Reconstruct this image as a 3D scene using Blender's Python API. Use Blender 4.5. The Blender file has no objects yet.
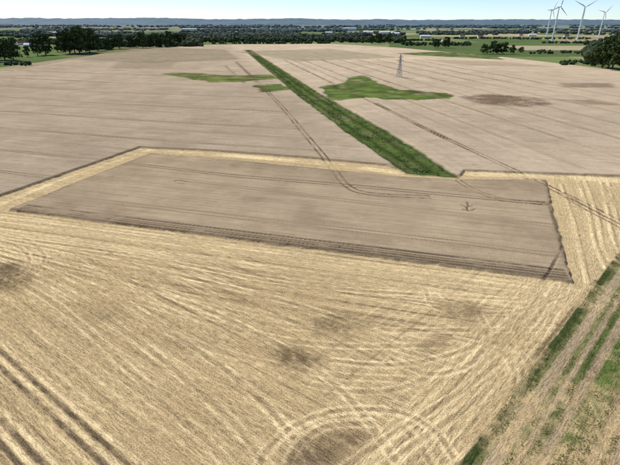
import bpy, bmesh, math, random
import numpy as np
from mathutils import Vector, Matrix
random.seed(7); rng=np.random.default_rng(11)
sc=bpy.context.scene
# ---------------------------------------------------------------- survey (photo -> ground metres)
F=442.7; H=60.0
PITCH=math.atan(210.5/F); SP=math.sin(PITCH); CP=math.cos(PITCH)
def P(px,py):
    dx=(px-310)/F; dy=(py-232.5)/F
    d=H/(SP+dy*CP)
    return (dx*d, d*(CP-dy*SP))
def height_at(Y,py):
    v=(py-232.5)/F
    return H-Y*(SP+v*CP)/(CP-v*SP)
def PP(l): return np.array([P(*p) for p in l])
# ---------------------------------------------------------------- noise
def _h(ix,iy,seed):
    a=(ix.astype(np.int64)*374761393+iy.astype(np.int64)*668265263+seed*974634777)&0xffffffff
    a=((a^(a>>13))*1274126177)&0xffffffff
    a=a^(a>>16)
    return (a&0xffffff)/float(0xffffff)
def vn(x,y,s=0):
    xi=np.floor(x); yi=np.floor(y); fx=x-xi; fy=y-yi
    fx=fx*fx*(3-2*fx); fy=fy*fy*(3-2*fy)
    a=_h(xi,yi,s); b=_h(xi+1,yi,s); c=_h(xi,yi+1,s); d=_h(xi+1,yi+1,s)
    return (a+(b-a)*fx)*(1-fy)+(c+(d-c)*fx)*fy
def fbm(x,y,s=0,o=3):
    r=0;amp=1;t=0
    for i in range(o):
        r=r+amp*vn(x*2**i+17.3*i,y*2**i-9.1*i,s+i); t+=amp; amp*=.5
    return r/t*2-1
def sm(a,b,x):
    t=np.clip((x-a)/(b-a),0,1); return t*t*(3-2*t)
def segdist(X,Y,pts,closed=False):
    D=np.full(X.shape,1e9); n=len(pts)
    for i in range(n if closed else n-1):
        ax,ay=pts[i]; bx,by=pts[(i+1)%n]
        dx=bx-ax; dy=by-ay; L=dx*dx+dy*dy+1e-9
        t=np.clip(((X-ax)*dx+(Y-ay)*dy)/L,0,1)
        D=np.minimum(D,(X-ax-t*dx)**2+(Y-ay-t*dy)**2)
    return np.sqrt(D)
def sdpoly(X,Y,pts):
    ins=np.zeros(X.shape,bool); n=len(pts)
    for i in range(n):
        ax,ay=pts[i]; bx,by=pts[(i+1)%n]
        if ay==by: continue
        c=((ay>Y)!=(by>Y))&(X<(bx-ax)*(Y-ay)/(by-ay)+ax)
        ins^=c
    return np.where(ins,1,-1)*segdist(X,Y,pts,True)
def crom(p,n=6):
    p=np.array(p,float)
    if len(p)<3: return p
    q=np.vstack([2*p[0]-p[1],p,2*p[-1]-p[-2]]); out=[]
    for i in range(1,len(q)-2):
        for k in range(n):
            t=k/n
            out.append(.5*((2*q[i])+(-q[i-1]+q[i+1])*t+(2*q[i-1]-5*q[i]+4*q[i+1]-q[i+2])*t*t+(-q[i-1]+3*q[i]-3*q[i+1]+q[i+2])*t**3))
    out.append(q[-2]); return np.array(out)
def offs(p,o):
    p=np.array(p,float); t=np.gradient(p,axis=0); t/=np.linalg.norm(t,axis=1)[:,None]+1e-9
    return p+np.stack([-t[:,1],t[:,0]],1)*o
# ---------------------------------------------------------------- regions
FARCROP=PP([(-200,267),(0,197),(140,148),(220,152),(300,158),(385,166),(408,174),(460,177),(464,171.5),(640,178),(900,190),(800,92),(620,71),(500,57),(400,48),(330,44),(200,45),(100,54),(0,74),(-200,112)])
ISLAND=PP([(10,211),(70,186),(150,154.5),(250,163),(340,172),(400,178),(455,181),(546,181),(553,215),(572,283)])
DITCH=PP([(244,50),(300,98),(345,132),(385,160),(405,174),(458,178),(425,156),(385,131),(326,98),(251,50)])
GREENS=[(PP([(163,74.5),(180,73),(215,75),(240,76),(272,75),(277,79),(235,83),(215,83),(190,79)]),(.14,.16,.045)),
        (PP([(250,86),(285,84),(292,90),(262,93)]),(.11,.145,.04)),
        (PP([(320,88),(345,84),(349,77),(362,75.5),(380,84),(400,90),(447,94),(450,99),(400,100),(370,98),(345,102),(328,100)]),(.10,.14,.033)),
        (PP([(395,54),(440,52),(500,57),(505,60),(440,57)]),(.13,.16,.05))]
BROWNS=[(PP([(462,98),(490,95),(540,99),(552,105),(530,108),(480,105)]),(.15,.10,.06),1),
        (PP([(60,50),(150,47),(225,50),(240,60),(150,64),(70,60)]),(.21,.175,.105),.7),
        (PP([(235,52),(330,49),(400,58),(300,62)]),(.23,.20,.115),.65),
        (PP([(120,62),(180,60),(170,68),(110,69)]),(.24,.19,.12),.55),
        (PP([(420,60),(500,62),(560,68),(470,66)]),(.26,.21,.13),.55),
        (PP([(560,84),(610,84),(615,89),(565,88)]),(.20,.14,.09),.85),
        (PP([(550,100),(590,101),(620,106),(590,106)]),(.22,.15,.09),.8),
        (PP([(-10,266),(18,263),(38,278),(22,291),(-15,294)]),(.13,.09,.05),1),
        (PP([(305,318),(345,314),(372,326),(345,335),(314,331)]),(.17,.12,.065),1),
        (PP([(268,350),(290,346),(318,362),(306,372),(278,367)]),(.14,.095,.05),1),
        (PP([(280,475),(298,440),(340,430),(372,440),(355,455),(325,475)]),(.16,.11,.06),.95),
        (PP([(438,302),(470,299),(494,312),(464,323),(443,316)]),(.19,.135,.07),.9),
        (PP([(68,303),(110,298),(134,318),(90,324)]),(.24,.17,.09),.75),
        (PP([(150,330),(200,340),(210,356),(165,348)]),(.26,.185,.10),.65),
        (PP([(415,340),(440,335),(450,345),(425,352)]),(.20,.14,.075),.75),
        (PP([(230,296),(262,300),(258,308),(232,304)]),(.25,.175,.095),.65)]
A0=np.array(P(12,212)); A1=np.array(P(572,283)); Ad=(A1-A0)/np.linalg.norm(A1-A0); An=np.array([Ad[1],-Ad[0]])
if An[1]>0: An=-An
Bd=np.array(P(130,465))-np.array(P(0,350)); Bd/=np.linalg.norm(Bd)
def vline(xb,vpx,y1,y0=475):
    t=lambda y:(vpx+(xb-vpx)*(y-22)/(465-22))
    return [P(t(y0),y0),P(t(y1),y1)]
Cl=vline(466,792,180); Cd=np.array(Cl[1])-np.array(Cl[0]); Cd/=np.linalg.norm(Cd); Cn=np.array([Cd[1],-Cd[0]]); C0=np.array(P(466,465))
Dd=np.array(P(345,132))-np.array(P(300,98)); Dd/=np.linalg.norm(Dd)
Ed=np.array(P(553,190))-np.array(P(574,283)); Ed/=np.linalg.norm(Ed); En=np.array([Ed[1],-Ed[0]]); E0=np.array(P(574,283))
# ---------------------------------------------------------------- line marks
LINES=[]
STRAW=(.74,.565,.305); DK=(.19,.132,.07); SOIL=(.14,.10,.06); CROPDK=(.135,.097,.058)
def L(pts,w,amp,col,dz=0,px=True,curve=True,o=0,soft=None,on=None):
    q=PP(pts) if px else np.array(pts,float)
    if curve: q=crom(q)
    if o: q=offs(q,o)
    LINES.append((q,w,amp,col,dz,soft if soft is not None else w*.5,('stub' if col is STRAW or col is DK else 'all') if on is None else on))
def T(pts,gap=2.1,w=.5,amp=.8,col=CROPDK,dz=.5,**k):
    for o in(-gap/2,gap/2): L(pts,w,amp,col,dz,o=o,on='all',**k)
for y0,x1 in((173,60),(151,118),(129,322),(112,300),(98,280),(87,262),(78,232),(70,215),(64,200)):
    s=(y0-22)/1475.
    T([(-120,y0-120*s),(0,y0),(x1*.5,y0+x1*.5*s+1),(x1,y0+x1*s)],amp=.85)
for y0,x0,x1 in((140,60,330),(120,100,310),(104,30,180)):
    s=(y0-22)/1475.
    T([(x0,y0+x0*s),(x1,y0+x1*s)],amp=.4,curve=False)
for x120,ye,am in((407,172,.85),(430,150,.45),(455,170,.6),(502,176,.9),(550,180,.65),(598,180,.9),(646,180,.7),(694,180,.8),(742,180,.8)):
    f=lambda y:205+(x120-205)*(y-22)/98.
    T([(f(60),60),(f(110),110),(f(ye),ye)],amp=am,curve=False)
T([(236,62),(272,97),(305,135),(330,165),(347,187),(372,196),(430,199)],gap=2.6,w=.6,amp=.95)
T([(225,66),(245,84)],amp=.6)
T([(128,165),(230,177),(345,187),(440,196),(546,206)],gap=2.4,w=.5,amp=.9)
T([(376,104),(430,132),(500,165),(560,192),(640,232)],gap=2.6,w=.6,amp=.9)
T([(455,180),(475,192),(505,202),(546,205)],gap=2.2,w=.5,amp=.85)
T([(30,195),(200,215),(400,238),(560,258)],gap=2.2,w=.3,amp=.45)
T([(90,170),(250,190),(420,212),(552,228)],gap=2.2,w=.3,amp=.4)
L([(175,183),(180,182),(187,183.5)],.6,.5,CROPDK,.3); L([(179,185.5),(184,185.5)],.6,.4,CROPDK,.3)
for a in([(461,207),(466,209),(468,213)],[(466,209),(472,208)],[(463,211.5),(470,212.5),(475,211)],[(467,204),(468,208)]): L(a,.5,.8,CROPDK,.35)
L([(548,205),(556,232),(563,258)],.5,.6,CROPDK,.3)
L([(563,247),(548,275),(541,281)],.5,.7,CROPDK,.3,on='all')
for o,am in((-.8,.75),(-2.3,.95),(-3.5,.6),(-5.1,.95)):
    L([A0-Ad*-2+An*o,A1-Ad*1+An*o],.6,am,CROPDK,.5,px=False,curve=False)
o=1.6
while o<34:
    j=rng.uniform(-1,1)
    L([A0-Ad*60+An*(o+j*.4),A0+Ad*60+An*(o+.3*j),A1+Ad*rng.uniform(-30,4)+An*(o+rng.uniform(-.6,.9))],rng.uniform(.35,.9),rng.uniform(.45,.95)*(1 if o<14 else .65),STRAW if rng.uniform()<.75 else DK,px=False)
    o+=rng.uniform(1.3,3.)
for a,am,w in(([(-30,232),(120,262),(280,300),(400,340)],.85,.9),([(-30,240),(100,272),(230,320),(330,380),(400,465)],.8,.8),
    ([(-30,246),(90,285),(190,345),(260,400),(320,470)],.95,.9),([(-30,252),(60,288),(150,350),(230,420),(270,470)],.9,.8),
    ([(-30,258),(50,300),(130,370),(235,470)],.75,.7),([(0,236),(140,256),(300,285),(520,300)],.85,.8),([(0,250),(160,290),(330,330),(470,370)],.65,.7),
    ([(30,262),(160,330),(300,370),(420,380)],.55,.7),([(100,290),(240,330),(330,345),(440,345)],.6,.7),([(200,310),(300,328),(420,330),(560,330)],.55,.7)):
    for oo in(-.9,.9): L(a,w*.5,am,STRAW,o=oo)
    L(a,.6,am*.25,DK,o=0)
B0=np.array(P(0,350)); Bn=np.array([-Bd[1],Bd[0]])
for i in range(-12,34):
    o=i*1.75+rng.uniform(-.3,.3)
    st=rng.uniform(-45,0) if i<4 else rng.uniform(-25,0); en=rng.uniform(30,75)
    L([B0+Bn*o+Bd*st,B0+Bn*o+Bd*(st+en)],rng.uniform(.2,.45),rng.uniform(.3,.65),STRAW if i%3 else DK,px=False,curve=False)
for o in(-1.2,.9,-8.6,-6.5):
    L([B0+Bn*(o-1)-Bd*60,B0+Bn*(o-1)+Bd*60],.6,.8,SOIL,.12,px=False,curve=False)
    L([B0+Bn*(o)-Bd*60,B0+Bn*(o)+Bd*60],.5,.8,STRAW,0,px=False,curve=False)
for i,o in enumerate(np.arange(-1.5,-34,-1.9)):
    s0=rng.uniform(-20,20)
    L([C0+Cn*o+Cd*s0,C0+Cn*(o+rng.uniform(-.5,.5))+Cd*rng.uniform(50,74)],rng.uniform(.25,.55),rng.uniform(.35,.75)*(1 if o>-14 else .5),STRAW if i%4 else DK,px=False,curve=False)
ARCS=[([(258,470),(270,446),(298,424),(344,411),(398,413),(434,432),(450,458)],.75),([(284,470),(298,445),(330,425),(372,421)],.65),([(400,428),(424,448),(434,470)],.6),
 ([(425,290),(430,303),(452,312),(474,308),(486,296)],.7),([(442,289),(447,299),(462,303)],.6),
 ([(455,338),(498,350),(516,376),(507,410),(484,440),(450,470)],.8),([(500,336),(524,356),(530,380),(518,412)],.6),
 ([(-10,236),(14,243),(29,255),(24,268),(6,280)],.65),([(-10,230),(26,238),(44,256),(36,274)],.5),
 ([(390,360),(430,372),(470,362),(490,335),(480,312)],.65),([(300,380),(345,392),(400,388),(450,362)],.6),([(330,290),(420,300),(500,312),(560,300)],.6),
 ([(545,290),(520,320),(470,350),(400,365),(330,362)],.75),([(560,285),(530,330),(480,380),(400,430),(340,470)],.85),([(566,288),(540,335),(490,392),(420,440),(380,470)],.75)]
for a,am in ARCS:
    a=[(x+rng.uniform(-3,3),y+rng.uniform(-2,2)) for x,y in a]
    for oo in(-.8,.8): L(a,rng.uniform(.25,.5),am*rng.uniform(.6,1.1),STRAW,o=oo)
    L(a,.5,am*.35,DK)
for a,am in(([(578,180),(588,215),(594,245),(604,268)],.95),([(584,180),(596,215),(601,245),(610,262)],.9),([(600,182),(606,210),(612,240),(620,255)],.9),([(607,182),(614,210),(622,240)],.8),
  ([(560,184),(572,220),(580,255),(586,283)],.7)):
    L(a,.7,am,STRAW); L(a,.4,.4,DK,o=1.1)
T([(555,190),(590,210),(640,236)],gap=2.4,w=.5,amp=.8,col=DK,dz=.05)
L([(-20,212),(60,180),(148,150.5)],2.0,.9,STRAW,o=0,curve=False)
L([(150,150.5),(250,157),(345,166),(400,173)],3.4,.95,STRAW)
L([(470,174),(540,176),(640,182)],4.0,.85,STRAW)
VERGE=[(0.0,1.,(.055,.07,.022),.95,-.1),(1.2,.6,(.11,.13,.04),.75,0),(2.7,1.5,(.36,.27,.16),.85,.05),(4.3,.7,(.15,.16,.055),.75,0),(5.4,.8,(.33,.245,.145),.85,.06),(6.5,.9,(.09,.12,.032),.85,0),
 (8.0,1.3,(.33,.245,.145),.85,.08),(10.2,2.2,(.105,.145,.036),.9,-.02),(12.2,.8,(.14,.155,.05),.7,0),(13.3,.6,(.22,.165,.10),.7,.05),(14.7,.8,(.14,.15,.05),.4,0)]
for o,w,c,a,dz in VERGE:
    L([C0+Cn*o-Cd*30,C0+Cn*o+Cd*140],w,a,c,dz,px=False,curve=False,soft=.6)
for o in(19,21.2,27,33,35,41): L([C0+Cn*o-Cd*30,C0+Cn*o+Cd*150],.5,.6,DK,.05,px=False,curve=False)
LB=[(q[:,0].min(),q[:,0].max(),q[:,1].min(),q[:,1].max()) for q,*_ in LINES]
# ---------------------------------------------------------------- ground sampling
def mix(c,col,w): return c*(1-w[:,None])+np.array(col)[None,:]*w[:,None]
def field(X,Y,res):
    N=len(X)
    big=fbm(X/60,Y/60,1,3); mid=fbm(X/11,Y/11,5,3); sml=fbm(X/1.6,Y/1.6,9,3); fin=fbm(X/.55,Y/.55,19,2)
    wx=X+.5*fbm(X/3,Y/3,21,2); wy=Y+.5*fbm(X/3,Y/3,31,2)
    Wx=X+9*fbm(X/35,Y/35,41,3); Wy=Y+9*fbm(X/35,Y/35,51,3)
    vx=X+4*fbm(X/7,Y/7,61,3); vy=Y+4*fbm(X/7,Y/7,71,3)
    col=np.tile(np.array([.45,.322,.162]),(N,1))
    col=mix(col,(.575,.43,.225),np.clip(.3+.5*mid+.4*big,0,1)*.6)
    col=mix(col,(.285,.2,.10),np.clip(-.1-.8*big+.7*mid,0,1)*.8)
    Z=.05*sml+.05*fin*(res<.5); kind=np.zeros(N)
    da=(X-A0[0])*An[0]+(Y-A0[1])*An[1]
    dc=(X-C0[0])*Cn[0]+(Y-C0[1])*Cn[1]
    de=(X-E0[0])*En[0]+(Y-E0[1])*En[1]
    u=X*An[0]+Y*An[1]; v=X*Ad[0]+Y*Ad[1]
    m=(da>30+X*.15); u=np.where(m,X*Bn[0]+Y*Bn[1],u); v=np.where(m,X*Bd[0]+Y*Bd[1],v)
    m=(dc>-15+6*mid)&(da>0); u=np.where(m,dc,u); v=np.where(m,X*Cd[0]+Y*Cd[1],v)
    m=(de>0)&(da<=0)&(dc<0); u=np.where(m,de,u); v=np.where(m,X*Ed[0]+Y*Ed[1],v)
    col=mix(col,(.65,.495,.27),np.clip(1-da/26,0,1)*(da>0)*.45)
    col=mix(col,(.65,.495,.27),(da<0)*.35+0*da)
    sf=sdpoly(wx,wy,FARCROP); si=sdpoly(wx,wy,ISLAND)
    s0=.25+res*.4
    wf=sm(-s0,s0,sf); wi=sm(-s0,s0,si)
    right=sm(-.08,.08,(X-(P(300,98)[0]+(Y-P(300,98)[1])*Dd[0]/Dd[1]))/300.)
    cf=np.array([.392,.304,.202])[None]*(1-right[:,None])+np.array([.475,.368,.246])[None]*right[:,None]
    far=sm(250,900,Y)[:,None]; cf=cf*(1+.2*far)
    cf=cf*(1+.12*big+.15*mid+.10*sml)[:,None]
    rowd=(X*An[0]+Y*An[1])
    rows=fbm(rowd/2.2,(X*Ad[0]+Y*Ad[1])/60,83,2); rowr=fbm((X*Dd[1]-Y*Dd[0])/3.,(X*Dd[0]+Y*Dd[1])/80,84,2)
    cf=cf*(1+.09*rows*(1-right)+.09*rowr*right)[:,None]
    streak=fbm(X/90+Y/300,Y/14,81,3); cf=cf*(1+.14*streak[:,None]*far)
    ci=np.array([.365,.275,.172])[None]*(1+.10*big+.15*mid+.12*sml+.08*rows)[:,None]
    ci=mix(ci,(.46,.355,.225),np.clip((si-3)/25,0,1)*.3+np.clip(mid,0,1)*.25)
    ci=mix(ci,(.24,.175,.105),np.clip(-mid-.15,0,1)*.6)
    col=col*(1-wf[:,None])+cf*wf[:,None]; col=col*(1-wi[:,None])+ci*wi[:,None]
    wc=np.maximum(wf,wi); kind=np.maximum(kind,wc)
    Z=Z*(1-wc)+wc*(.85+.07*sml+.05*mid)
    rim=np.exp(-(np.minimum(np.abs(sf),np.abs(si))/1.0)**2)*wc
    col=mix(col,CROPDK,rim*.6)  # shade along the standing crop's edge, painted into its colour
    u=np.where(wc>.5,X*An[0]+Y*An[1],u); v=np.where(wc>.5,X*Ad[0]+Y*Ad[1],v)
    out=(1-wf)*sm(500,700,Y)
    cell2=_h(np.floor(X/330+.6*vn(X/900,Y/900,3)),np.floor(Y/230+.5*vn(X/700,Y/700,4)),5)
    pal=np.array([[.14,.19,.065],[.18,.22,.08],[.34,.28,.17],[.12,.17,.06],[.22,.25,.11],[.42,.35,.22],[.11,.15,.055]])
    co=pal[(cell2*6.99).astype(int)]*(1+.12*mid+.1*big)[:,None]
    hz=sm(1500,7000,Y)[:,None]; co=co*(1-hz*.55)+np.array([.19,.24,.22])[None]*hz*.55  # aerial haze blended into the field colours with distance
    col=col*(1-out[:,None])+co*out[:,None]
    wr=sm(14,16,dc+.6*mid)*(1-wc)*(Y<400)
    col=mix(col,(.34,.25,.15),wr*.9)
    for p,c in GREENS:
        xa,ya=p.min(0)-25; xb,yb=p.max(0)+25
        m=(X>xa)&(X<xb)&(Y>ya)&(Y<yb)
        if not m.any(): continue
        s=sdpoly(Wx[m]+vx[m]-X[m],Wy[m]+vy[m]-Y[m],p); w=sm(-1.2,1.8,s)
        cc=np.array(c)[None]*(1+.7*fbm(X[m]/14,Y[m]/14,7,3)+.35*sml[m])[:,None]
        w=w*np.clip(1+.8*np.minimum(mid[m]+.15,0),0,1)
        ed=np.exp(-(s/1.8)**2); cc=mix(cc,(.05,.065,.02),ed*.5)
        col[m]=col[m]*(1-w[:,None])+cc*w[:,None]; Z[m]=Z[m]*(1-w*.6)
    sd=sdpoly(vx*.35+X*.65,vy*.35+Y*.65,DITCH); m=sd>-4
    if m.any():
        w=sm(-1.5,1.2,sd[m]); cc=np.array([.09,.125,.032])[None]*(1+.6*fbm(X[m]/5,Y[m]/9,8,3)+.3*sml[m])[:,None]
        cc=mix(cc,(.19,.185,.08),np.clip(fbm(X[m]/9,Y[m]/22,13,2)+.1,0,1)*.9)
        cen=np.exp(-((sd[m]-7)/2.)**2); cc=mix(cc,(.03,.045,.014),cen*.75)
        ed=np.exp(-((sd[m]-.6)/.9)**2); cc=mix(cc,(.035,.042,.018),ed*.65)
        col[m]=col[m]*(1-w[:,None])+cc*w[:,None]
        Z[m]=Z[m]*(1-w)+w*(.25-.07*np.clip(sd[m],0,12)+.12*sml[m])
    for (q,w,a,c,dz,soft,on),(x0,x1,y0,y1) in zip(LINES,LB):
        e=max(w,res)*1.2+soft+1
        if x1+e<X.min() or x0-e>X.max() or y1+e<Y.min() or y0-e>Y.max(): continue
        m=np.nonzero((X>x0-e)&(X<x1+e)&(Y>y0-e)&(Y<y1+e))[0]
        if not len(m): continue
        d=segdist(X[m]+.15*sml[m],Y[m]+.15*mid[m],q)
        we=max(w,res*.7); am=a*min(1,(w/we)**.3)
        ww=1-sm(we*.5,we*.5+max(soft,res*.6),d)
        k=ww>0; m=m[k]; ww=ww[k]
        n=np.clip(.8+1.2*mid[m]+.7*sml[m],.05,1.15)
        ww=np.clip(ww*am*n,0,1)
        if on=='stub': ww=ww*(1-wc[m])
        col[m]=mix(col[m],c,ww); Z[m]-=dz*ww*(np.where(Z[m]>.4,1,.3))
    for p,c,a in BROWNS:
        fr=p[:,1].mean()>350.   # beyond 350 m: crisp lodged patches, nearer: soft damp patches
        e=25
        xa,ya=p.min(0)-e; xb,yb=p.max(0)+e
        m=(X>xa)&(X<xb)&(Y>ya)&(Y<yb)
        if not m.any(): continue
        if fr: s=sdpoly(vx[m],vy[m],p); w=sm(-6,5,s)
        else: s=sdpoly(.5*(vx[m]+X[m]),.5*(vy[m]+Y[m]),p); w=sm(-2.4,2.8,s)
        w=w*a*np.clip(.8+.8*mid[m]+.5*sml[m]+.4*fin[m],0,.9); col[m]=mix(col[m],c,w)
    return Z,np.clip(col,.01,.9),np.stack([u,v,kind],1)
VS=[];CS=[];RS=[];FS=[];base=0
def band(x0,x1,y0,y1,rx,ry):
    global base
    nx=int(round((x1-x0)/rx))+1; ny=int(round((y1-y0)/ry))+1
    xs=np.linspace(x0,x1,nx); ys=np.linspace(y0,y1,ny)
    X,Y=np.meshgrid(xs,ys); X=X.ravel(); Y=Y.ravel()
    Z,c,r=field(X,Y,(rx+ry)/2)
    VS.append(np.stack([X,Y,Z],1)); CS.append(c); RS.append(r)
    i=np.arange(nx*ny).reshape(ny,nx)+base
    FS.append(np.stack([i[:-1,:-1],i[:-1,1:],i[1:,1:],i[1:,:-1]],-1).reshape(-1,4)); base+=nx*ny
band(-92,92,34,115,.19,.19)
band(-210,210,115,245,.38,.38)
band(-420,420,245,500,.8,.8)
band(-820,820,500,1000,1.7,1.8)
band(-1700,1700,1000,2200,5,5)
band(-6000,6000,2200,9000,24,30)
band(-300,-92,34,115,2,2); band(92,300,34,115,2,2); band(-600,-210,115,245,3,3); band(210,600,115,245,3,3)
band(-900,-420,245,500,5,5); band(420,900,245,500,5,5)
V=np.vstack(VS);C=np.vstack(CS);R=np.vstack(RS);Fa=np.vstack(FS)
def npmesh(name,V,Fq,smooth=False):
    me=bpy.data.meshes.new(name); k=Fq.shape[1]
    me.vertices.add(len(V)); me.vertices.foreach_set('co',V.astype(np.float32).ravel())
    me.loops.add(Fq.size); me.loops.foreach_set('vertex_index',Fq.astype(np.int32).ravel())
    me.polygons.add(len(Fq)); me.polygons.foreach_set('loop_start',np.arange(0,Fq.size,k,dtype=np.int32))
    try: me.polygons.foreach_set('loop_total',np.full(len(Fq),k,dtype=np.int32))
    except Exception: pass
    me.polygons.foreach_set('use_smooth',np.full(len(Fq),smooth))
    me.update(calc_edges=True); me.validate(); return me
def addcol(me,C,name='Col'):
    a=me.color_attributes.new(name,'FLOAT_COLOR','POINT')
    a.data.foreach_set('color',np.hstack([C,np.ones((len(C),1))]).astype(np.float32).ravel())
def obj(name,me,mat=None,parent=None):
    o=bpy.data.objects.new(name,me); sc.collection.objects.link(o)
    if mat: me.materials.append(mat)
    if parent: o.parent=parent
    return o
# ---------------------------------------------------------------- materials
def newmat(name,rough=.9):
    m=bpy.data.materials.new(name); m.use_nodes=True; nt=m.node_tree; b=nt.nodes['Principled BSDF']
    b.inputs['Roughness'].default_value=rough
    b.inputs['Specular IOR Level'].default_value=.15
    return m,nt,b
def N(nt,t,**k):
    n=nt.nodes.new(t)
    for a,b in k.items(): setattr(n,a,b)
    return n
def ground_mat():
    m,nt,b=newmat('field_surface',1.0)
    lk=nt.links.new
    nt.nodes.remove(b); df=N(nt,'ShaderNodeBsdfDiffuse'); df.inputs['Roughness'].default_value=0.0
    lk(df.outputs[0],nt.nodes['Material Output'].inputs['Surface'])
    ca=N(nt,'ShaderNodeAttribute',attribute_name='Col'); ra=N(nt,'ShaderNodeAttribute',attribute_name='rowuv')
    sep=N(nt,'ShaderNodeSeparateXYZ'); lk(ra.outputs['Vector'],sep.inputs[0])
    def streak(su,sv,det,z=0):
        mu=N(nt,'ShaderNodeVectorMath',operation='MULTIPLY'); lk(ra.outputs['Vector'],mu.inputs[0]); mu.inputs[1].default_value=(su,sv,0)
        n=N(nt,'ShaderNodeTexNoise',noise_dimensions='2D'); lk(mu.outputs[0],n.inputs['Vector']); n.inputs['Scale'].default_value=1; n.inputs['Detail'].default_value=det; n.inputs['Roughness'].default_value=.65
        return n.outputs['Fac']
    tc=N(nt,'ShaderNodeTexCoord')
    n1=N(nt,'ShaderNodeTexNoise',noise_dimensions='2D'); lk(tc.outputs['Object'],n1.inputs['Vector']); n1.inputs['Scale'].default_value=4.2; n1.inputs['Detail'].default_value=3; n1.inputs['Roughness'].default_value=.8
    s1=streak(3.6,.5,2); s2=streak(.9,.03,3,5)
    def lin(src,mulv,addv):
        q=N(nt,'ShaderNodeMath',operation='MULTIPLY_ADD'); lk(src,q.inputs[0]); q.inputs[1].default_value=mulv; q.inputs[2].default_value=addv; return q.outputs[0]
    def add(a,c):
        q=N(nt,'ShaderNodeMath',operation='ADD'); lk(a,q.inputs[0]); lk(c,q.inputs[1]); return q.outputs[0]
    def mul(a,c):
        q=N(nt,'ShaderNodeMath',operation='MULTIPLY'); lk(a,q.inputs[0]); lk(c,q.inputs[1]); return q.outputs[0]
    stub=add(add(lin(n1.outputs['Fac'],2.5,-1.25),lin(s1,1.5,-.75)),lin(s2,.8,-.4))
    crop=add(lin(n1.outputs['Fac'],2.4,-1.2),lin(s2,.7,-.35))
    inv=lin(sep.outputs[2],-1,1)
    tot=add(mul(stub,inv),mul(crop,sep.outputs[2]))
    fac=lin(tot,1.0,1.0)
    mx=N(nt,'ShaderNodeMath',operation='MAXIMUM'); lk(fac,mx.inputs[0]); mx.inputs[1].default_value=.2
    vm=N(nt,'ShaderNodeVectorMath',operation='SCALE'); lk(ca.outputs['Color'],vm.inputs[0]); lk(mx.outputs[0],vm.inputs['Scale'])
    lk(vm.outputs[0],df.inputs['Color'])
    return m
me=npmesh('ground',V,Fa,True); addcol(me,C)
a=me.attributes.new('rowuv','FLOAT_VECTOR','POINT'); a.data.foreach_set('vector',R.astype(np.float32).ravel())
ground=obj('ground',me,ground_mat())
m_plain,nt,b=newmat('distant_plain')
tc=N(nt,'ShaderNodeTexCoord'); n=N(nt,'ShaderNodeTexNoise'); n.inputs['Scale'].default_value=.0015; n.inputs['Detail'].default_value=4; nt.links.new(tc.outputs['Object'],n.inputs['Vector'])
cr=N(nt,'ShaderNodeValToRGB'); cr.color_ramp.elements[0].position=.4; cr.color_ramp.elements[0].color=(.10,.14,.11,1); cr.color_ramp.elements[1].position=.6; cr.color_ramp.elements[1].color=(.24,.24,.17,1)
nt.links.new(n.outputs['Fac'],cr.inputs[0]); nt.links.new(cr.outputs[0],b.inputs['Base Color'])
obj('ground_plain',npmesh('ground_plain',np.array([[-30000,-3000,-1.2],[30000,-3000,-1.2],[30000,30000,-1.2],[-30000,30000,-1.2]],float),np.array([[0,1,2,3]])),m_plain)
def foliage(name,c1,c2,scale=.25):
    m,nt,b=newmat(name,.8); lk=nt.links.new
    tc=N(nt,'ShaderNodeTexCoord'); n=N(nt,'ShaderNodeTexNoise'); n.inputs['Scale'].default_value=scale; n.inputs['Detail'].default_value=3; lk(tc.outputs['Object'],n.inputs['Vector'])
    cr=N(nt,'ShaderNodeValToRGB'); cr.color_ramp.elements[0].position=.35; cr.color_ramp.elements[0].color=(*c1,1); cr.color_ramp.elements[1].position=.65; cr.color_ramp.elements[1].color=(*c2,1)
    lk(n.outputs['Fac'],cr.inputs[0]); lk(cr.outputs[0],b.inputs['Base Color']); return m
m_leaf=foliage('leaves',(.03,.05,.014),(.075,.105,.03))
m_bark,_,b=newmat('bark'); b.inputs['Base Color'].default_value=(.09,.07,.05,1)
def tri_tufts(pos,hmin,hmax,wd,rg,nb=3):
    n=len(pos); V=[]
    for k in range(nb):
        an=rg.uniform(0,6.28,n); h=rg.uniform(hmin,hmax,n); w=rg.uniform(.6,1.3,n)*wd
        dx=np.cos(an)*w;dy=np.sin(an)*w; lx=rg.normal(0,.9,n)*h; ly=rg.normal(0,.9,n)*h
        ox=rg.normal(0,wd*.5,n); oy=rg.normal(0,wd*.5,n)
        a=np.stack([pos[:,0]+ox-dx,pos[:,1]+oy-dy,pos[:,2]-.05],1); b_=np.stack([pos[:,0]+ox+dx,pos[:,1]+oy+dy,pos[:,2]-.05],1)
        c=np.stack([pos[:,0]+ox+lx,pos[:,1]+oy+ly,pos[:,2]+h],1)
        V.append(np.stack([a,b_,c],1).reshape(-1,3))
    V=np.vstack(V); return V,np.arange(len(V)).reshape(-1,3)
m_grass=foliage('meadow_grass',(.085,.12,.028),(.2,.235,.075),.35)
xa,ya=DITCH.min(0); xb,yb=DITCH.max(0)
q=np.stack([rng.uniform(xa,xb,90000),ya+(yb-ya)*rng.uniform(0,1,90000)**1.8],1)
s=sdpoly(q[:,0],q[:,1],DITCH); dens=.1+.9*sm(.4,.7,vn(q[:,0]/5,q[:,1]/8,77)); q=q[(s>.6)&(rng.uniform(0,1,len(q))<dens)]
s=sdpoly(q[:,0],q[:,1],DITCH); q3=np.column_stack([q,.22-.07*np.clip(s,0,12)])
Vt,Ft=tri_tufts(q3,.15,.6,.3,rng,2); obj('ditch_grass',npmesh('ditch_grass',Vt,Ft),m_grass)
pp=[]
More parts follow.
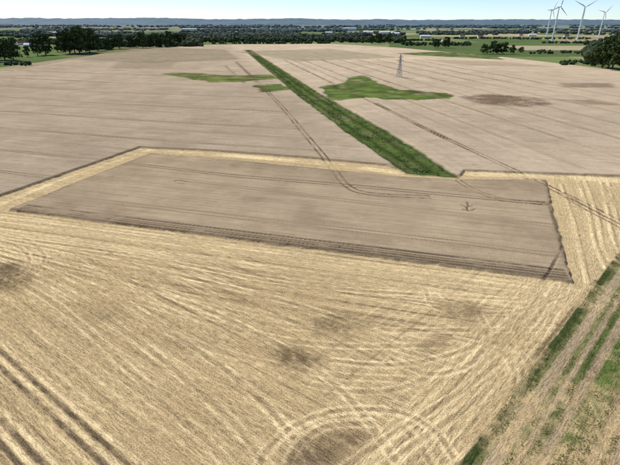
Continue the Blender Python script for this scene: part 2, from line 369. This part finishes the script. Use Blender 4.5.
for o,w,c,a_,dz in VERGE:
    if c[1]>c[0]:
        n_=int(w*4800); t=rng.uniform(-15,120,n_); oo=o+rng.normal(0,w*.42,n_)
        x=C0[0]+Cn[0]*oo+Cd[0]*t; y=C0[1]+Cn[1]*oo+Cd[1]*t
        k=vn(x/1.7,y/1.7,88)>.45; pp.append(np.column_stack([x[k],y[k],np.zeros(k.sum())]))
Vt,Ft=tri_tufts(np.vstack(pp),.06,.22,.06,rng,2); obj('verge_grass',npmesh('verge_grass',Vt,Ft),m_grass)
# ---------------------------------------------------------------- trees
def tree_mesh(name,seed,hh=20.,wid=14.):
    r=np.random.default_rng(seed); V=[];F_=[]; Mi=[]
    def tube(p0,p1,r0,r1,n=7):
        p0=Vector(p0);p1=Vector(p1); d=(p1-p0).normalized(); a=d.orthogonal().normalized(); b2=d.cross(a); s=len(V)
        for p,rr in((p0,r0),(p1,r1)):
            for i in range(n):
                t=i*6.2832/n; V.append(tuple(p+a*math.cos(t)*rr+b2*math.sin(t)*rr))
        for i in range(n):
            F_.append((s+i,s+(i+1)%n,s+n+(i+1)%n,s+n+i)); Mi.append(1)
    tube((0,0,-.3),(0,0,hh*.35),.55,.4); tube((0,0,hh*.35),(.4,.2,hh*.8),.4,.12)
    lobes=[]
    for i in range(22):
        an=r.uniform(0,6.28); z=r.uniform(.16,.93); rad=math.sqrt(max(0.03,1-((z-.5)/.5)**2))*wid*.5*r.uniform(.35,.85)
        c=(math.cos(an)*rad,math.sin(an)*rad,z*hh); lobes.append((c,r.uniform(1.6,3.2)*wid/14))
        if i<9: tube((0,0,hh*r.uniform(.22,.5)),c,.2,.05,5)
    for c,R_ in lobes:
        for k in range(75):
            d=Vector(r.normal(0,1,3)).normalized(); p=Vector(c)+d*R_*r.uniform(.55,1.08); p.z=c[2]+(p.z-c[2])*.8
            nrm=(d+Vector(r.normal(0,.5,3))).normalized(); a=nrm.orthogonal().normalized(); b2=nrm.cross(a); s_=r.uniform(.35,.8)
            s=len(V)
            for x,y in((-1,-.6),(1,-.7),(.8,.7),(-.7,.8)): V.append(tuple(p+a*x*s_+b2*y*s_))
            F_.append((s,s+1,s+2,s+3)); Mi.append(0)
    me=npmesh(name,np.array(V),np.array(F_)); me.materials.append(m_leaf); me.materials.append(m_bark)
    me.polygons.foreach_set('material_index',np.array(Mi,dtype=np.int32)); return me
TM=[tree_mesh('deciduous_tree_mesh',s,20,w) for s,w in((1,17),(2,15),(3,19),(4,14))]
def tree(px,py,top):
    x,y=P(px,py); h=height_at(y,top); o=bpy.data.objects.new('deciduous_tree',random.choice(TM)); sc.collection.objects.link(o)
    o.location=(x,y,0); s=h/19.5; o.scale=(s*random.uniform(.85,1.2),s*random.uniform(.85,1.2),s); o.rotation_euler[2]=random.uniform(0,6.28)
for t in((5,60,39),(14,61,37),(-8,62,40),(38,56,38),(46,55,32),(58,52,40),(70,54,29),(80,54,26),(90,53,28),(98,51,34),(106,50,38),(64,51,38),(120,49,34),(130,48,35),(143,48,32),(156,47,33),(170,47,31),(183,46,33),(28,57,46),
   (75,53,34),(86,52,32),(111,49,36),(137,48,36),(150,47,35),(163,47,34),(176,46,33),
   (592,66,48),(602,68,40),(612,69,36),(620,71,34),(632,71,38),(596,60,44),(606,60,36),(616,60,33),(642,74,36),(589,64,54),(608,68,44),(600,63,42),
   (484,54,44),(493,54,41),(498,54,43),(503,54,42),(512,54,45),(521,53,47),(436,48,39),(446,48,37),(378,44,33),(388,43,34),(410,46,40),(372,44,36)): tree(*t)
bm=bmesh.new(); bmesh.ops.create_icosphere(bm,subdivisions=2,radius=1); bm.verts.ensure_lookup_table()
IV=np.array([v.co[:] for v in bm.verts]); IF=np.array([[v.index for v in f.verts] for f in bm.faces]); bm.free()
def forest(name,spans,mat,wf=1.,clump=None,nb=2,th=.45):
    VV=[];FF=[];b0=0
    for x0,x1,ya_,yb_,h,n in spans:
        i=0; tries=0
        while i<n and tries<n*12:
            tries+=1
            px=x0+(x1-x0)*rng.uniform(); py=ya_+(yb_-ya_)*rng.uniform()
            x,y=P(px,py)
            if clump and vn(np.array([x/clump]),np.array([y/clump*.8]),55)[0]<th: continue
            i+=1; hh=h*rng.uniform(.65,1.15)
            for k in range(nb):
                w=hh*rng.uniform(.35,.6)*wf; v=IV*(1+rng.normal(0,.2,len(IV)))[:,None]
                c=np.array([x+rng.normal(0,w*.5),y+rng.normal(0,w*.5),hh*rng.uniform(.38,.6)])
                v=v*np.array([w,w,hh*.48])+c; VV.append(v); FF.append(IF+b0); b0+=len(IV)
    return obj(name,npmesh(name,np.vstack(VV),np.vstack(FF)),mat)
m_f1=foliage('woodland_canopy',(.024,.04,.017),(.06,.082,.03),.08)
m_f2=foliage('hazed_woodland_canopy',(.045,.065,.05),(.072,.098,.066),.03)  # canopy greens shifted bluer and paler: haze painted into base colour
m_f3=foliage('hazed_forest_canopy',(.07,.10,.105),(.095,.13,.13),.01)  # stronger painted haze, bluer still than the nearer woodland
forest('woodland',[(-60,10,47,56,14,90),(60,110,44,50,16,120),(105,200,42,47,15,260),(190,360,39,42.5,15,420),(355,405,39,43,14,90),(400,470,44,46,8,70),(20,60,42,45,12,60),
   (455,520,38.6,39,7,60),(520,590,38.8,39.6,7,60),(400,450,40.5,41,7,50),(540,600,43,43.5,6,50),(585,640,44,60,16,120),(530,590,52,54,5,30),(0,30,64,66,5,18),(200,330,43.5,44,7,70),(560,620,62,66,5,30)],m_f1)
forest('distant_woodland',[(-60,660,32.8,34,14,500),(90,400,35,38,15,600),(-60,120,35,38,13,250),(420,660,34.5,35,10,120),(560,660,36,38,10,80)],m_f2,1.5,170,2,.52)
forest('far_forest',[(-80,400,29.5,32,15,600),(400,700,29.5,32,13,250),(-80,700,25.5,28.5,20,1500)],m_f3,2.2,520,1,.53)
hx=np.linspace(-16000,16000,700); Z0=80+60*fbm(hx/2100,hx*0,3,4)+14*fbm(hx/130,hx*0,9,3)
hv=np.vstack([np.column_stack([hx,np.full(700,11500.),np.full(700,-2.)]),np.column_stack([hx,np.full(700,13500.),Z0+45]),np.column_stack([hx,np.full(700,16500.),np.full(700,-2.)])])
i=np.arange(699); hf=np.vstack([np.column_stack([i,i+1,i+701,i+700]),np.column_stack([i+700,i+701,i+1401,i+1400])])
m_h=foliage('hazed_hill_forest',(.10,.15,.18),(.13,.185,.21),.002); obj('hills',npmesh('hills',hv,hf,True),m_h)  # blue of the hills is distance haze put into the base colour
# ---------------------------------------------------------------- wind turbines
m_w,_,b=newmat('white_gelcoat',.4); b.inputs['Base Color'].default_value=(.82,.82,.82,1)
def tubebm(bm,prof,n=16):
    rings=[]
    for z,r in prof: rings.append([bm.verts.new((r*math.cos(6.2832*i/n),r*math.sin(6.2832*i/n),z)) for i in range(n)])
    for a_,b_ in zip(rings,rings[1:]):
        for i in range(n): bm.faces.new((a_[i],a_[(i+1)%n],b_[(i+1)%n],b_[i]))
    bm.faces.new(rings[0][::-1]); bm.faces.new(rings[-1])
def turbine(px,py,hub,rot,yaw,bl=.42):
    x,y=P(px,py); h=height_at(y,hub)
    e=bpy.data.objects.new('wind_turbine',None); sc.collection.objects.link(e); e.location=(x,y,0); e.rotation_euler[2]=yaw
    bm=bmesh.new(); tubebm(bm,[(0,h*.026),(h*.5,h*.02),(h*.985,h*.014)]); me=bpy.data.meshes.new('tower'); bm.to_mesh(me); bm.free(); obj('tower',me,m_w,e)
    bm=bmesh.new(); tubebm(bm,[(-h*.05,h*.008),(-h*.045,h*.02),(h*.05,h*.022),(h*.06,h*.014)],12); bmesh.ops.rotate(bm,verts=bm.verts,matrix=Matrix.Rotation(math.pi/2,3,'X'))
    me=bpy.data.meshes.new('nacelle'); bm.to_mesh(me); bm.free(); o=obj('nacelle',me,m_w,e); o.location=(0,0,h)
    bm=bmesh.new(); R_=h*bl
    for k in range(3):
        an=rot+k*2.0944; st=[(.02,.012,.010),(.06,.014,.011),(.2,.028,.007),(.6,.017,.005),(1.,.006,.003)]; rings=[]
        for t,w,th in st:
            rr=[]
            for cx,cz in((-.3,0),(0,1),(.7,.25),(.7,-.25),(0,-1)):
                lx=cx*w*h*1.3; ly=cz*th*h
                rr.append(bm.verts.new((lx*math.cos(an)+t*R_*math.sin(an),ly-h*.062,-lx*math.sin(an)+t*R_*math.cos(an))))
            rings.append(rr)
        for a_,b_ in zip(rings,rings[1:]):
            for i in range(5): bm.faces.new((a_[i],a_[(i+1)%5],b_[(i+1)%5],b_[i]))
        bm.faces.new(rings[-1])
    bmesh.ops.recalc_face_normals(bm,faces=bm.faces)
    me=bpy.data.meshes.new('rotor'); bm.to_mesh(me); bm.free(); o=obj('rotor',me,m_w,e); o.location=(0,0,h)
    bm=bmesh.new(); bmesh.ops.create_uvsphere(bm,u_segments=12,v_segments=8,radius=h*.02); me=bpy.data.meshes.new('hub'); bm.to_mesh(me); bm.free(); o=obj('hub',me,m_w,e); o.location=(0,-h*.062,h)
turbine(546,38,10,.5,.5,.36); turbine(552,41,6.5,.15,.3,.42); turbine(577,40,7,1.0,-.2,.40); turbine(598.5,37,12.5,.75,.2,.42)
# ---------------------------------------------------------------- lattice pylon
m_s,_,b=newmat('galvanised_steel',.6); b.inputs['Base Color'].default_value=(.36,.37,.37,1)
def pylon(px,py,top):
    x,y=P(px,py); h=height_at(y,top); bm=bmesh.new()
    def bar(a_,b_,t=.22):
        a_=Vector(a_);b_=Vector(b_);d=(b_-a_).normalized();u=d.orthogonal().normalized();w=d.cross(u);r=[]
        for p in(a_,b_): r.append([bm.verts.new(p+u*t*sx+w*t*sy) for sx,sy in((-1,-1),(1,-1),(1,1),(-1,1))])
        for i in range(4): bm.faces.new((r[0][i],r[0][(i+1)%4],r[1][(i+1)%4],r[1][i]))
    lv=[(0,2.8),(.22,2.),(.42,1.4),(.6,1.),(.74,.8),(.86,.65),(1,.1)]
    cs=[(-1,-1),(1,-1),(1,1),(-1,1)]
    for (t0,w0),(t1,w1) in zip(lv,lv[1:]):
        for i in range(4):
            c=cs[i];d=cs[(i+1)%4]
            bar((c[0]*w0,c[1]*w0,t0*h),(c[0]*w1,c[1]*w1,t1*h),.16)
            bar((c[0]*w0,c[1]*w0,t0*h),(d[0]*w1,d[1]*w1,t1*h),.085); bar((d[0]*w0,d[1]*w0,t0*h),(c[0]*w1,c[1]*w1,t1*h),.085)
            bar((c[0]*w1,c[1]*w1,t1*h),(d[0]*w1,d[1]*w1,t1*h),.085)
    for t,w in((.72,4.3),(.86,3.2)):
        for s in(-1,1):
            for q_ in(-.6,.6): bar((s*.6,q_,t*h),(s*w,0,t*h+.3),.12)
            bar((s*.6,0,t*h+1.6),(s*w,0,t*h+.3),.1); bar((s*w,0,t*h+.2),(s*w,0,t*h-1.4),.1)
    me=bpy.data.meshes.new('lattice_pylon'); bm.to_mesh(me); bm.free(); o=obj('lattice_pylon',me,m_s); o.location=(x,y,0.1); o.rotation_euler[2]=.35
pylon(399,78,54)
# ---------------------------------------------------------------- farm buildings
def simple(name,c,r=.8):
    m,nt,b=newmat(name,r); n=N(nt,'ShaderNodeTexNoise'); n.inputs['Scale'].default_value=.6; n.inputs['Detail'].default_value=4
    cr=N(nt,'ShaderNodeValToRGB'); cr.color_ramp.elements[0].color=(*[q*.8 for q in c],1); cr.color_ramp.elements[1].color=(*[min(1,q*1.15) for q in c],1)
    nt.links.new(n.outputs['Fac'],cr.inputs[0]); nt.links.new(cr.outputs[0],b.inputs['Base Color']); return m
m_wall=simple('rendered_wall',(.7,.69,.65)); m_roof=simple('clay_tile_roof',(.28,.12,.08)); m_roofg=simple('sheet_roof',(.72,.73,.74)); m_glass=simple('window_glass',(.04,.05,.06),.2)
def boxbm(bm,x0,x1,y0,y1,z0,z1):
    v=[bm.verts.new(p) for p in((x0,y0,z0),(x1,y0,z0),(x1,y1,z0),(x0,y1,z0),(x0,y0,z1),(x1,y0,z1),(x1,y1,z1),(x0,y1,z1))]
    for f in((0,3,2,1),(4,5,6,7),(0,1,5,4),(1,2,6,5),(2,3,7,6),(3,0,4,7)): bm.faces.new([v[i] for i in f])
def house(name,px,py,l,w,hw,hr,rot,roof):
    x,y=P(px,py); e=bpy.data.objects.new(name,None); sc.collection.objects.link(e); e.location=(x,y,0); e.rotation_euler[2]=rot
    bm=bmesh.new(); a_=l/2;b_=w/2
    v=[bm.verts.new(p) for p in((-a_,-b_,0),(a_,-b_,0),(a_,b_,0),(-a_,b_,0),(-a_,-b_,hw),(a_,-b_,hw),(a_,b_,hw),(-a_,b_,hw),(-a_,0,hw+hr),(a_,0,hw+hr))]
    for f in((0,1,5,4),(2,3,7,6),(1,2,6,9,5),(3,0,4,8,7)): bm.faces.new([v[i] for i in f])
    me=bpy.data.meshes.new('walls'); bm.to_mesh(me); bm.free(); obj('walls',me,m_wall,e)
    bm=bmesh.new(); o_=.5
    for s in(-1,1):
        k=hr/b_
        q_=[bm.verts.new(p) for p in((-a_-o_,s*(b_+o_),hw-k*o_+.05),(a_+o_,s*(b_+o_),hw-k*o_+.05),(a_+o_,0,hw+hr+.05),(-a_-o_,0,hw+hr+.05))]
        bm.faces.new(q_)
    me=bpy.data.meshes.new('roof'); bm.to_mesh(me); bm.free(); obj('roof',me,roof,e)
    bm=bmesh.new(); n_=max(3,int(l/4))
    for i in range(n_):
        cx=-a_+(i+.5)*l/n_
        for s in(-1,1): boxbm(bm,cx-.6,cx+.6,s*b_-.04,s*b_+.04,1,min(hw-.4,2.4))
    me=bpy.data.meshes.new('windows'); bm.to_mesh(me); bm.free(); obj('windows',me,m_glass,e)
    bm=bmesh.new(); boxbm(bm,-.6,.6,-b_-.08,-b_+.03,0,.95*min(hw,2.2)); me=bpy.data.meshes.new('door'); bm.to_mesh(me); bm.free(); obj('door',me,m_roof,e)
house('farmhouse',22,45,18,10,6,6,.3,m_roof); house('barn',31,47,30,14,6,4,.1,m_roofg); house('barn',12,46,24,12,6,4,-.2,m_roof)
house('warehouse',386,35,70,25,14,4,.1,m_roofg); house('warehouse',368,34.5,50,25,14,4,0,m_roofg); house('warehouse',395,36,40,20,12,4,-.2,m_roofg)
house('farmhouse',480,38,24,12,7,6,.2,m_roof); house('barn',425,38,40,16,8,4,0,m_roofg); house('barn',330,35,50,20,12,4,0,m_roofg); house('farmhouse',462,37.5,22,12,7,6,0,m_roof)
house('farmhouse',520,36.2,22,12,7,6,.4,m_roof); house('barn',532,36.3,34,15,7,4,-.1,m_roofg); house('farmhouse',566,37.5,20,11,7,6,.1,m_roof); house('barn',445,41.5,24,12,5,4,.3,m_roof)
house('warehouse',60,35,60,25,12,3,0,m_roofg); house('warehouse',190,32,90,30,20,3,0,m_roofg); house('warehouse',350,31,90,30,20,3,0,m_roofg)
# ---------------------------------------------------------------- light, sky, camera
el=math.radians(50); az=math.radians(-50)
s=Vector((math.sin(az)*math.cos(el),math.cos(az)*math.cos(el),math.sin(el)))
ld=bpy.data.lights.new('sun','SUN'); ld.energy=4.15; ld.angle=math.radians(.5); ld.color=(1,.955,.885)
lo=bpy.data.objects.new('sun',ld); sc.collection.objects.link(lo); lo.rotation_euler=s.to_track_quat('Z','Y').to_euler(); lo.location=(0,0,200)
w=bpy.data.worlds.new('World'); sc.world=w; w.use_nodes=True; nt=w.node_tree
sk=nt.nodes.new('ShaderNodeTexSky'); sk.sky_type='NISHITA'; sk.sun_disc=False; sk.sun_elevation=el; sk.sun_rotation=az%(2*math.pi); sk.dust_density=0.5; sk.air_density=.85; sk.ozone_density=4; sk.altitude=2000
nt.links.new(sk.outputs[0],nt.nodes['Background'].inputs[0]); nt.nodes['Background'].inputs[1].default_value=.148
cd=bpy.data.cameras.new('camera'); cd.sensor_width=36; cd.lens=36*F/620; cd.clip_end=80000; cd.clip_start=.5
co=bpy.data.objects.new('camera',cd); sc.collection.objects.link(co); co.location=(0,0,H); co.rotation_euler=(math.pi/2-PITCH,0,0); sc.camera=co
sc.view_settings.view_transform='Standard'; sc.view_settings.look='None'; sc.view_settings.exposure=0
